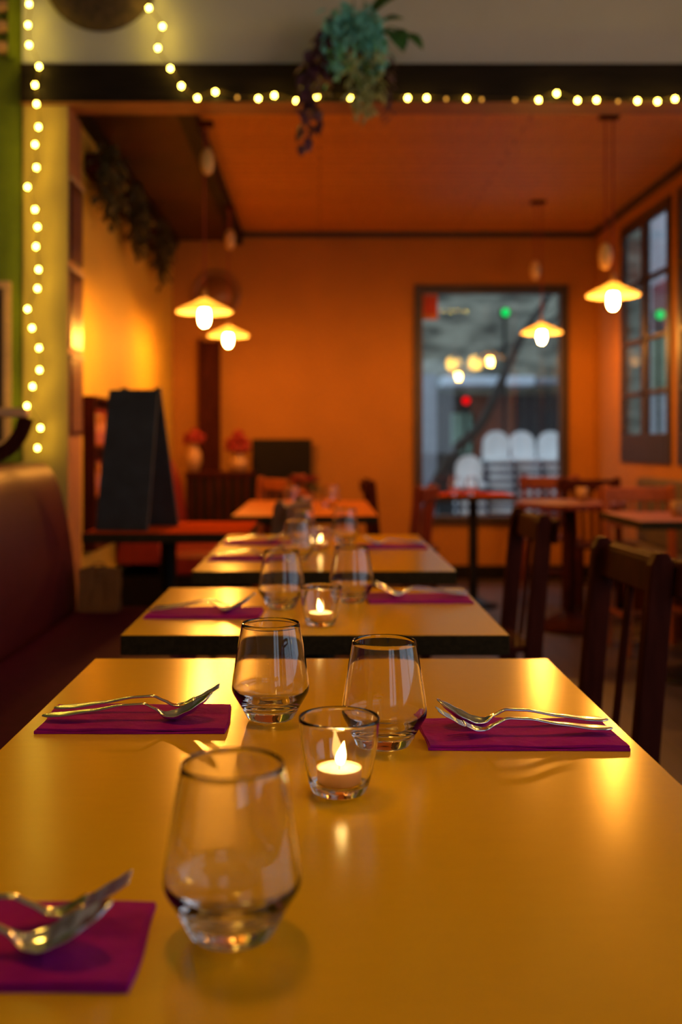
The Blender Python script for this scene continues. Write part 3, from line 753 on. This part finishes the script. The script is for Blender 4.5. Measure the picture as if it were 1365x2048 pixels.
# ------------------------------------------------------------------ left wall furniture
t = thing('wall_shelf', 'narrow dark wall shelf of amber bottles beside the chalkboard', 'shelf', (XL, 5.5, 0))
bm = NB(); box(bm, 0.002, 0.012, -.38, .38, .55, 1.33)
obj('back_panel', bm, 'dark_wood', t)
for y in (-.38, .37):
    bm = NB(); box(bm, 0.012, .062, y, y + .015, .55, 1.33); obj('side_panel', bm, 'dark_wood', t)
for z in (.55, .80, 1.06, 1.315):
    bm = NB(); box(bm, 0.012, .062, -.365, .37, z, z + .015); obj('shelf_board', bm, 'dark_wood', t)
b0 = None
for z, row in ((.8155, 'lower'), (1.0755, 'upper')):
    for k, y in enumerate((5.21, 5.31, 5.41, 5.51)):
        nm = ['first', 'second', 'third', 'fourth'][k]
        lab = 'small amber bottle, %s from the pillar on the %s shelf' % (nm, row)
        if b0 is None:
            b0 = o = thing('bottle', lab, 'bottle', (0, 0, 0))
            bm = NB(); lathe(bm, [(0, 0), (.021, 0), (.022, .01), (.022, .10), (.010, .135), (.009, .17), (0, .17)], 18); obj('bottle_body', bm, 'amber', o, smooth=True)
            bm = NB(); lathe(bm, [(0, .17), (.011, .17), (.011, .19), (0, .19)], 12); obj('cap', bm, 'red_flower', o)
        else: o = dup(b0, (0, 0, 0), 0, lab)
        o['group'] = 'amber bottles on the wall shelf'; o.location = (XL + 0.038, y, z)
# menu boards on the pillar's inner side
for k, (z0, z1) in enumerate(((1.93, 2.30), (1.53, 1.885), (1.13, 1.49))):
    t = thing('menu_board', ['top', 'middle', 'bottom'][k] + ' of three dark menu boards on the side of the cream pillar', 'menu board', (-1.149, 4.81, z0), 0, 'menu boards on the pillar')
    h = z1 - z0
    bm = NB(); box(bm, 0, .010, -.11, .11, 0, h); obj('panel', bm, 'poster', t, bevel=0.002)
    bm = NB()
    for i in range(9):
        z = h * (0.10 + 0.092 * i); w = random.uniform(.04, .085); box(bm, .0101, .0108, -w, w, z, z + .008)
    obj('chalk_lines', bm, 'poster_line', t)
    bm = NB(); box(bm, 0, .016, -.118, .118, h, h + .014); obj('top_strip', bm, 'poster_edge', t)
# round discs
bm = NB(); b = bm; lathe(b, [(0, 0), (.265, 0), (.262, .03), (.20, .05), (0, .055)], 48)
o = obj('wall_disc', bm, 'basket', smooth=True, loc=(-1.0, BEAM_Y + 0.038, 3.235), rot=(PI / 2, 0, 0)); tag(o, 'dark round woven disc on the wall above the beam', 'wall decoration')
bm = NB(); lathe(bm, [(.15, 0), (.195, 0), (.20, .012), (.19, .026), (.155, .022), (.15, 0)], 48); lathe(bm, [(0, .002), (.152, .002), (.152, .010), (0, .010)], 48)
o = obj('round_mirror', bm, 'mirror_dark', smooth=True, loc=(-0.835, YB - 0.002, 2.285), rot=(PI / 2, 0, 0)); tag(o, 'dark round wall mirror behind the left pendant lamp', 'mirror')
# narrow screen post on the back wall
t = thing('wooden_screen', 'tall narrow dark wooden screen against the back wall on the left', 'screen', (-0.875, 8.12, 0))
for x in (-.085, .058):
    bm = NB(); box(bm, x, x + .03, -.03, .03, 0, 1.92); obj('stile', bm, 'dark_wood', t, bevel=0.004)
bm = NB(); box(bm, -.055, .058, -.010, .010, 0.02, 1.90); obj('panel', bm, 'dark_wood', t)
# sideboard and settle at the back left
t = thing('sideboard', 'dark slatted sideboard at the back left below the flower vases', 'sideboard', (-0.735, 7.66, 0))
bm = NB(); box(bm, -.25, .25, -.22, .22, .85, .88); obj('top', bm, 'dark_wood', t, bevel=0.004)
bm = NB(); box(bm, -.24, .24, -.20, .21, .04, .85); obj('body', bm, 'black', t)
for k in range(7):
    bm = NB(); x = -.22 + k * .068; box(bm, x, x + .03, -.214, -.20, .06, .84); obj('slat', bm, 'dark_wood', t)
t = thing('settle_bench', 'dark high backed settle bench against the back wall', 'bench', (-0.30, 8.02, 0))
bm = NB(); box(bm, -.24, .235, .10, .15, .25, 1.125); obj('backrest', bm, 'black', t, bevel=0.006)
bm = NB(); box(bm, -.24, .235, -.25, .10, .40, .44); obj('seat', bm, 'dark_wood', t, bevel=0.006)
for x in (-.24, .195):
    bm = NB(); box(bm, x, x + .04, -.25, .15, 0, .40); obj('side_support', bm, 'dark_wood', t)
def petals(bm, c, r, n, s):
    for k in range(n):
        th = random.uniform(0, 2 * PI); ph = math.acos(random.uniform(-.4, 1))
        d = Vector((math.sin(ph) * math.cos(th), math.sin(ph) * math.sin(th), math.cos(ph)))
        ball(bm, Vector(c) + d * r * random.uniform(.5, 1), s * random.uniform(.7, 1.2), 8, .7)
def vase(label, loc, body, hb, rb, fr, top):
    t = thing('flower_vase', label, 'vase', loc)
    b = NB(); lathe(b, [(0, 0), (rb * .6, 0), (rb, hb * .4), (rb * .9, hb * .7), (rb * .45, hb * .95), (rb * .55, hb), (rb * .4, hb), (0, hb * .6)], 24); obj('vase_body', b, body, t, smooth=True)
    b = NB(); petals(b, (0, 0, hb + fr * .6), fr, 46, fr * .34)
    if top: petals(b, (0, 0, hb + fr * 1.6), fr * .4, 14, fr * .25)
    obj('flowers', b, 'red_flower', t, smooth=True)
vase('cream vase with dark red flowers on the sideboard beside the banquette', (-0.93, 7.55, 0.8805), 'cream_ceramic', .20, .062, .072, False)
vase('orange vase with a peak of red flowers on the sideboard', (-0.60, 7.55, 0.8805), 'cream_ceramic', .13, .07, .085, True)
# pot on the far orange table
t = thing('potted_poinsettia', 'small red flowering pot plant on the far orange lit table', 'plant', (-0.10, 5.92, 0.7505))
bm = NB(); lathe(bm, [(0, 0), (.045, 0), (.06, .09), (.052, .09), (.045, .07), (0, .07)], 22); obj('pot', bm, 'orange_lit_wood', t, smooth=True)
def leaf(bm, p, d, up, ln, wd, fold=0.25, mi=0):
    p = Vector(p); d = Vector(d).normalized(); s = d.cross(Vector(up))
    if s.length < 1e-4: s = d.orthogonal()
    s.normalize(); u = s.cross(d)
    R_ = []
    for i, (t_, w_) in enumerate(((0, .12), (.25, .8), (.5, 1), (.78, .65), (1, .03))):
        c = p + d * ln * t_ - u * ln * .18 * t_ * t_
        R_.append([bm.verts.new(c - s * wd * w_ / 2 + u * wd * fold * w_), bm.verts.new(c), bm.verts.new(c + s * wd * w_ / 2 + u * wd * fold * w_)])
    for a, b in zip(R_, R_[1:]):
        for k in (0, 1): bm.faces.new((a[k], a[k + 1], b[k + 1], b[k])).material_index = mi
bm = NB()
for k in range(22):
    a = random.uniform(0, 2 * PI); leaf(bm, (.01 * math.cos(a), .01 * math.sin(a), .11 + random.uniform(0, .03)), (math.cos(a), math.sin(a), random.uniform(-.1, .7)), (0, 0, 1), random.uniform(.06, .10), .045)
obj('red_leaves', bm, 'red_flower', t, smooth=True, solid=.0008)
bm = NB()
for k in range(12):
    a = random.uniform(0, 2 * PI); leaf(bm, (.01 * math.cos(a), .01 * math.sin(a), .09), (math.cos(a), math.sin(a), random.uniform(-.1, .35)), (0, 0, 1), random.uniform(.09, .15), .05)
obj('green_leaves', bm, 'dark_leaf', t, smooth=True, solid=.0008)
# padded bench along the right wall
t = thing('padded_bench', 'grey padded bench along the right wall under the casement window', 'bench', (2.06, 5.85, 0))
bm = NB(); box(bm, .04, .135, -.95, .95, .44, .865); obj('backrest', bm, 'grey_fabric', t, bevel=0.02)
bm = NB(); box(bm, -.10, .04, -.95, .95, .36, .45); obj('seat', bm, 'grey_fabric', t, bevel=0.02)
bm = NB(); box(bm, -.07, .12, -.93, .93, 0, .36); obj('plinth', bm, 'dark_wood', t)
# window notice
bm = NB(); box(bm, 0, .125, 0, .002, 0, .20, 1); box(bm, .012, .113, -.0012, 0, .04, .188, 0)
o = obj('notice', bm, ['red_notice', 'orange_notice'], loc=(0.827, YB + 0.0165, 2.09)); tag(o, 'red notice with an orange border in the top left of the back window', 'notice')

# ------------------------------------------------------------------ pendant lamps
def pendant(label, x, y, z, ceil, cw_z, cw_dx, wd=0.28):
    t = thing('pendant_lamp', label, 'lamp', (x, y, z), 0, 'opal pendant lamps')
    r = wd / 2
    b = NB(); out = spline([(r, 0), (r * .985, .006), (r * .72, .026), (r * .45, .043), (r * .24, .060), (.0145, .073)], 5)
    inn = [(max(.0125, a - .003), c - .003) for a, c in reversed(out)]
    lathe(b, out + inn + [out[0]], 40); obj('lamp_shade', b, 'opal', t, smooth=True)
    b = NB(); lathe(b, [(0, .118), (.008, .118), (.013, .105), (.0145, .075), (.0145, .04), (.014, .02), (0, .02)], 20); obj('socket', b, 'brass', t, smooth=True)
    b = NB(); pr = spline([(0, -.074), (.014, -.069), (.024, -.050), (.0265, -.024), (.024, .002), (.016, .018)], 5); pr[0] = (0, pr[0][1]); lathe(b, pr + [(0, .018)], 24); obj('bulb', b, 'bulb', t, smooth=True)
    H = ceil - z
    b = NB(); tube(b, [(0, 0, .118), (0, 0, H - .04)], .004, 6); tube(b, spline([(0, 0, H - .04), (cw_dx * .15, 0, H - .012), (cw_dx * .85, 0, H - .012), (cw_dx, 0, H - .04)], 4), .004, 6)
    tube(b, [(cw_dx, 0, H - .04), (cw_dx, 0, cw_z - z + .06)], .004, 6); obj('cord', b, 'cord', t)
    c = cw_z - z
    b = NB(); lathe(b, spline([(.001, c - .075), (.022, c - .062), (.034, c - .02), (.033, c + .02), (.020, c + .05), (.006, c + .062), (.001, c + .065)], 4), 20, cw_dx); obj('counterweight', b, 'wood_weight', t, smooth=True)
    b = NB(); box(b, min(0, cw_dx) - .03, max(0, cw_dx) + .03, -.03, .03, H - .02, H - .001); obj('ceiling_canopy', b, 'dark_wood', t, bevel=0.004)
pendant('front left opal pendant lamp before the round mirror', -0.575, 5.10, 1.745, 2.69, 2.50, 0.015)
pendant('rear left opal pendant lamp, lower and smaller in view', -0.617, 6.90, 1.815, 2.69, 2.47, 0.012)
pendant('front right opal pendant lamp beside the casement window', 1.519, 5.30, 1.855, 2.79, 2.065, -0.04, .272)
pendant('rear right opal pendant lamp hanging before the back window', 1.557, 7.18, 1.865, 2.79, 2.31, -0.045, .285)
# globe lamps of the front room, above the frame
for lab, x, y, z in (('glowing globe lamp over the right hand tables, nearer the added dome lamp', 1.95, 1.6, 2.25), ('glowing globe lamp over the right hand tables, nearer the side window', 2.25, 1.75, 2.25)):
    t = thing('globe_lamp', lab, 'lamp', (x, y, z), 0, 'front room globe lamps')
    bm = NB(); ball(bm, (0, 0, 0), .105, 24); obj('globe', bm, 'globe', t, smooth=True)
    bm = NB(); tube(bm, [(0, 0, .103), (0, 0, 3.5 - z - .001)], .005, 6); obj('cord', bm, 'cord', t)

t = thing('fill_dome_lamp', 'added fill lamp, a black dome out of view over the nearest yellow table', 'lamp', (-0.25, 1.35, 2.35))  # added lamp out of view; its shade keeps light off the upper wall
bm = NB(); out = spline([(.17, -.02), (.165, .03), (.14, .09), (.09, .135), (.03, .155)], 4); inn = [(a - .003, c - .003) for a, c in reversed(out)]
lathe(bm, out + inn + [out[0]], 36); obj('lamp_shade', bm, 'black', t, smooth=True)
bm = NB(); ball(bm, (0, 0, .03), .11, 24); obj('bulb', bm, 'fill_bulb', t, smooth=True)
bm = NB(); tube(bm, [(0, 0, .135), (0, 0, .16)], .018, 10); obj('socket', bm, 'brass', t)
bm = NB(); tube(bm, [(0, 0, .15), (0, 0, 3.5 - 2.35 - .001)], .005, 6); obj('cord', bm, 'cord', t)

# ------------------------------------------------------------------ string lights (bulb points on the wall plane: x, z in metres)
YS = 4.60
def at(u, v, y=YS): return Vector(((u - 640) / 2048 * y, y, EYE + (887 - v) / 2048 * y))
def string(label, pts, dim, extra_start=None):
    t = thing('string_lights', label, 'string lights', tuple(at(*pts[0])))
    o0 = at(*pts[0]); P = [at(*p) - o0 for p in pts]
    wp = ([Vector(extra_start) + P[0]] if extra_start else []) + [p + Vector((random.uniform(-.006, .006), .016, .012)) for p in P]
    b = NB(); tube(b, spline([tuple(p) for p in wp], 4), .0022, 5); obj('wire', b, 'wire', t)
    src = [None, None]
    for i, p in enumerate(P):
        k = 1 if i in dim else 0
        if src[k] is None:
            b = NB(); ball(b, (0, 0, 0), 0.0082 if k == 0 else .006, 12, 1.15); src[k] = o = obj('bulb', b, 'fairy_dim' if k else 'fairy', t, smooth=True)
        else: o = src[k].copy(); COL.objects.link(o)
        o.location = p; o.parent = t
VERT = [(58, 8), (56, 50), (58, 90), (78, 133), (70, 170), (73, 208), (77, 254), (70, 289), (73, 335), (55, 374), (70, 419), (75, 454), (72, 493), (77, 539), (75, 577), (55, 618), (64, 656), (78, 696), (79, 740), (65, 773), (54, 812), (81, 856), (75, 896)]
string('vertical strand of fairy lights down the cream pillar', VERT, (), (0, 0, .4))
HOR = [(290, -28), (298, 16), (325, 53), (316, 96), (341, 137), (363, 172), (395, 196), (431, 184), (475, 195), (517, 197), (549, 191), (593, 202), (634, 193), (700, 195), (735, 196), (816, 196), (854, 196), (893, 198), (934, 197), (964, 199), (1031, 200), (1078, 200), (1114, 187), (1156, 201), (1194, 200), (1237, 203), (1276, 202), (1316, 203), (1351, 198), (1395, 204)]
string('strand of fairy lights slanting down and along the dark beam', HOR, (8, 14, 17, 19, 20, 25), (-.05, 0, .3))

# ------------------------------------------------------------------ plants
def strand(bm, p, ln, dx, leaf_l, leaf_w, n, jit=.02, dy=-0.01, mi=0):
    p = Vector(p); q = p.copy()
    for i in range(n):
        f = i / n
        q = p + Vector((dx * f + random.uniform(-jit, jit), dy + random.uniform(-jit, jit), -ln * f + 0.0))
        a = random.uniform(0, 2 * PI)
        leaf(bm, q, (math.cos(a) * .8, math.sin(a) * .6, -random.uniform(.2, 1.2)), (math.cos(a), math.sin(a), .8), leaf_l * random.uniform(.7, 1.2), leaf_w * random.uniform(.7, 1.2), mi=mi)
PX = at(715, 100, 4.48)
t = thing('hanging_plant', 'teal and purple trailing plant hanging in front of the dark beam', 'plant', tuple(PX))
bm = NB(); lathe(bm, [(0, -.10), (.035, -.10), (.06, -.03), (.066, .0), (.058, .0), (.05, -.03), (0, -.05)], 24); obj('pot', bm, 'terracotta', t, smooth=True)
bm = NB()
for a in (0, 2.1, 4.2): tube(bm, [(.062 * math.cos(a), .062 * math.sin(a), 0), (0, 0, .42)], .002, 5)
tube(bm, [(0, 0, .42), (0, 0, 3.5 - PX.z - .001)], .002, 5); obj('hanger', bm, 'wire', t)
bm = NB()
for k in range(52):
    a = random.uniform(0, 2 * PI); r_ = random.uniform(.03, .125)
    strand(bm, (r_ * math.cos(a) - .012, r_ * math.sin(a) * .8 - .02, .12 + .045 * math.cos(r_ * 14) + random.uniform(-.03, .04)), random.uniform(.10, .27), .05 * math.cos(a), .05, .026, 9)
for x in (-.09, -.06, -.03, 0, .03, .06, .09): strand(bm, (x, -.095, .02), random.uniform(.14, .22), x * .15, .05, .026, 9, .014)
obj('teal_foliage', bm, 'teal_leaf', t, smooth=True, solid=.0006)
bm = NB()
for k, (x, ln, z) in enumerate([(-.11, .10, .13), (-.13, .12, .09), (-.15, .16, .06), (-.17, .24, 0), (-.19, .22, -.02), (-.20, .40, -.06), (-.185, .36, -.03), (-.14, .30, -.05), (-.21, .34, -.0)]):
    strand(bm, (x * .95, -.05, z), ln, x * .25, .065, .04, 13, .014)
strand(bm, (-.19, -.03, -.26), .14, -.02, .045, .024, 5, .006)
obj('purple_foliage', bm, 'purple_leaf', t, smooth=True, solid=.0006)
bm = NB()
for x, ln, dx in [(-.03, .30, -.01), (-.015, .26, .0), (.02, .26, .01), (.04, .30, .01), (.05, .30, .0), (.055, .22, .02), (.08, .2, .02), (.03, .24, 0)]:
    strand(bm, (x, -.11, -.05), ln, dx, .046, .026, 14, .012)
obj('pale_trailing_foliage', bm, 'pale_leaf', t, smooth=True, solid=.0006)
bm = NB()
for p, d, l_, w_ in [((.06, -.05, .13), (.75, -.2, .65), .14, .10), ((.08, -.05, .06), (.8, -.2, -.2), .12, .06), ((.14, -.05, .06), (.5, -.4, -.75), .12, .10), ((.16, -.04, .07), (.9, -.1, -.1), .07, .03), ((.20, -.04, .05), (.7, -.3, -.5), .11, .075), ((.05, -.09, -.06), (.1, -.5, -1), .15, .07), ((.02, -.09, -.09), (-.1, -.4, -1), .13, .06), ((.10, -.05, .10), (.9, -.3, .2), .10, .06)]:
    leaf(bm, p, d, (0, -.6, .8), l_, w_)
tube(bm, spline([(.05, -.02, 0), (.12, -.04, .075), (.16, -.04, .08), (.22, -.04, .05)], 4), .003, 5)
obj('green_leaves', bm, 'green_leaf', t, smooth=True, solid=.0006)
bm = NB()
for x, z0, l_ in [(.13, -.06, .26), (.145, -.04, .30)]: strand(bm, (x, -.03, z0), l_, .01, .04, .016, 10, .008)
obj('thin_trailing_stems', bm, 'purple_leaf', t, smooth=True, solid=.0006)
# ivy planters along the left wall
for k, (y, lab) in enumerate(((5.30, 'nearest clump of dark trailing ivy on the left wall, by the pillar'), (6.10, 'middle clump of dark trailing ivy on the left wall'), (7.10, 'farthest clump of dark trailing ivy on the left wall'))):
    t = thing('wall_planter', lab, 'plant', (XL, y, 2.50), 0, 'ivy planters on the left wall')
    bm = NB(); box(bm, .003, .09, -.16, .16, -.05, .05); obj('planter_box', bm, 'dark_wood', t, bevel=.006)
    bm = NB()
    for i in range(34):
        yy = random.uniform(-.19, .19); ln = random.uniform(.15, .45) * (1 - abs(yy) * 1.2)
        strand(bm, (random.uniform(.06, .13), yy * .85, .07 + random.uniform(-.02, .07) - abs(yy) * .2), ln, .01, .06, .04, 10, .018)
    for v in bm.verts: v.co.x = max(v.co.x, .004)
    obj('ivy', bm, 'dark_leaf', t, smooth=True, solid=.0006)

# ------------------------------------------------------------------ things on the green wall at the left edge
t = thing('louvre_vent', 'wooden louvred shutter high on the green wall', 'shutter', (-1.60, BEAM_Y + 0.058, 2.85))
bm = NB(); box(bm, -.25, -.22, -.03, 0, 0, .7); box(bm, .175, .20, -.03, 0, 0, .7); obj('frame', bm, 'green_paint', t)
for k in range(7):
    bm = NB(); bar(bm, (-.22, -.014, .05 + .095 * k), (.175, -.014, .05 + .095 * k), .03, .045, (0, .35, 1)); obj('slat', bm, 'light_wood', t)
t = thing('picture_frame', 'dark picture in an orange wooden frame on the green wall', 'picture', (-1.70, BEAM_Y + 0.058, 1.35))
bm = NB(); box(bm, -.25, .255, -.016, 0, -.25, .45); obj('picture', bm, 'poster', t)
bm = NB(); box(bm, .255, .285, -.03, 0, -.28, .48); box(bm, -.28, -.25, -.03, 0, -.28, .48); box(bm, -.25, .255, -.03, 0, -.28, -.25); box(bm, -.25, .255, -.03, 0, .45, .48); obj('frame', bm, 'light_wood', t)
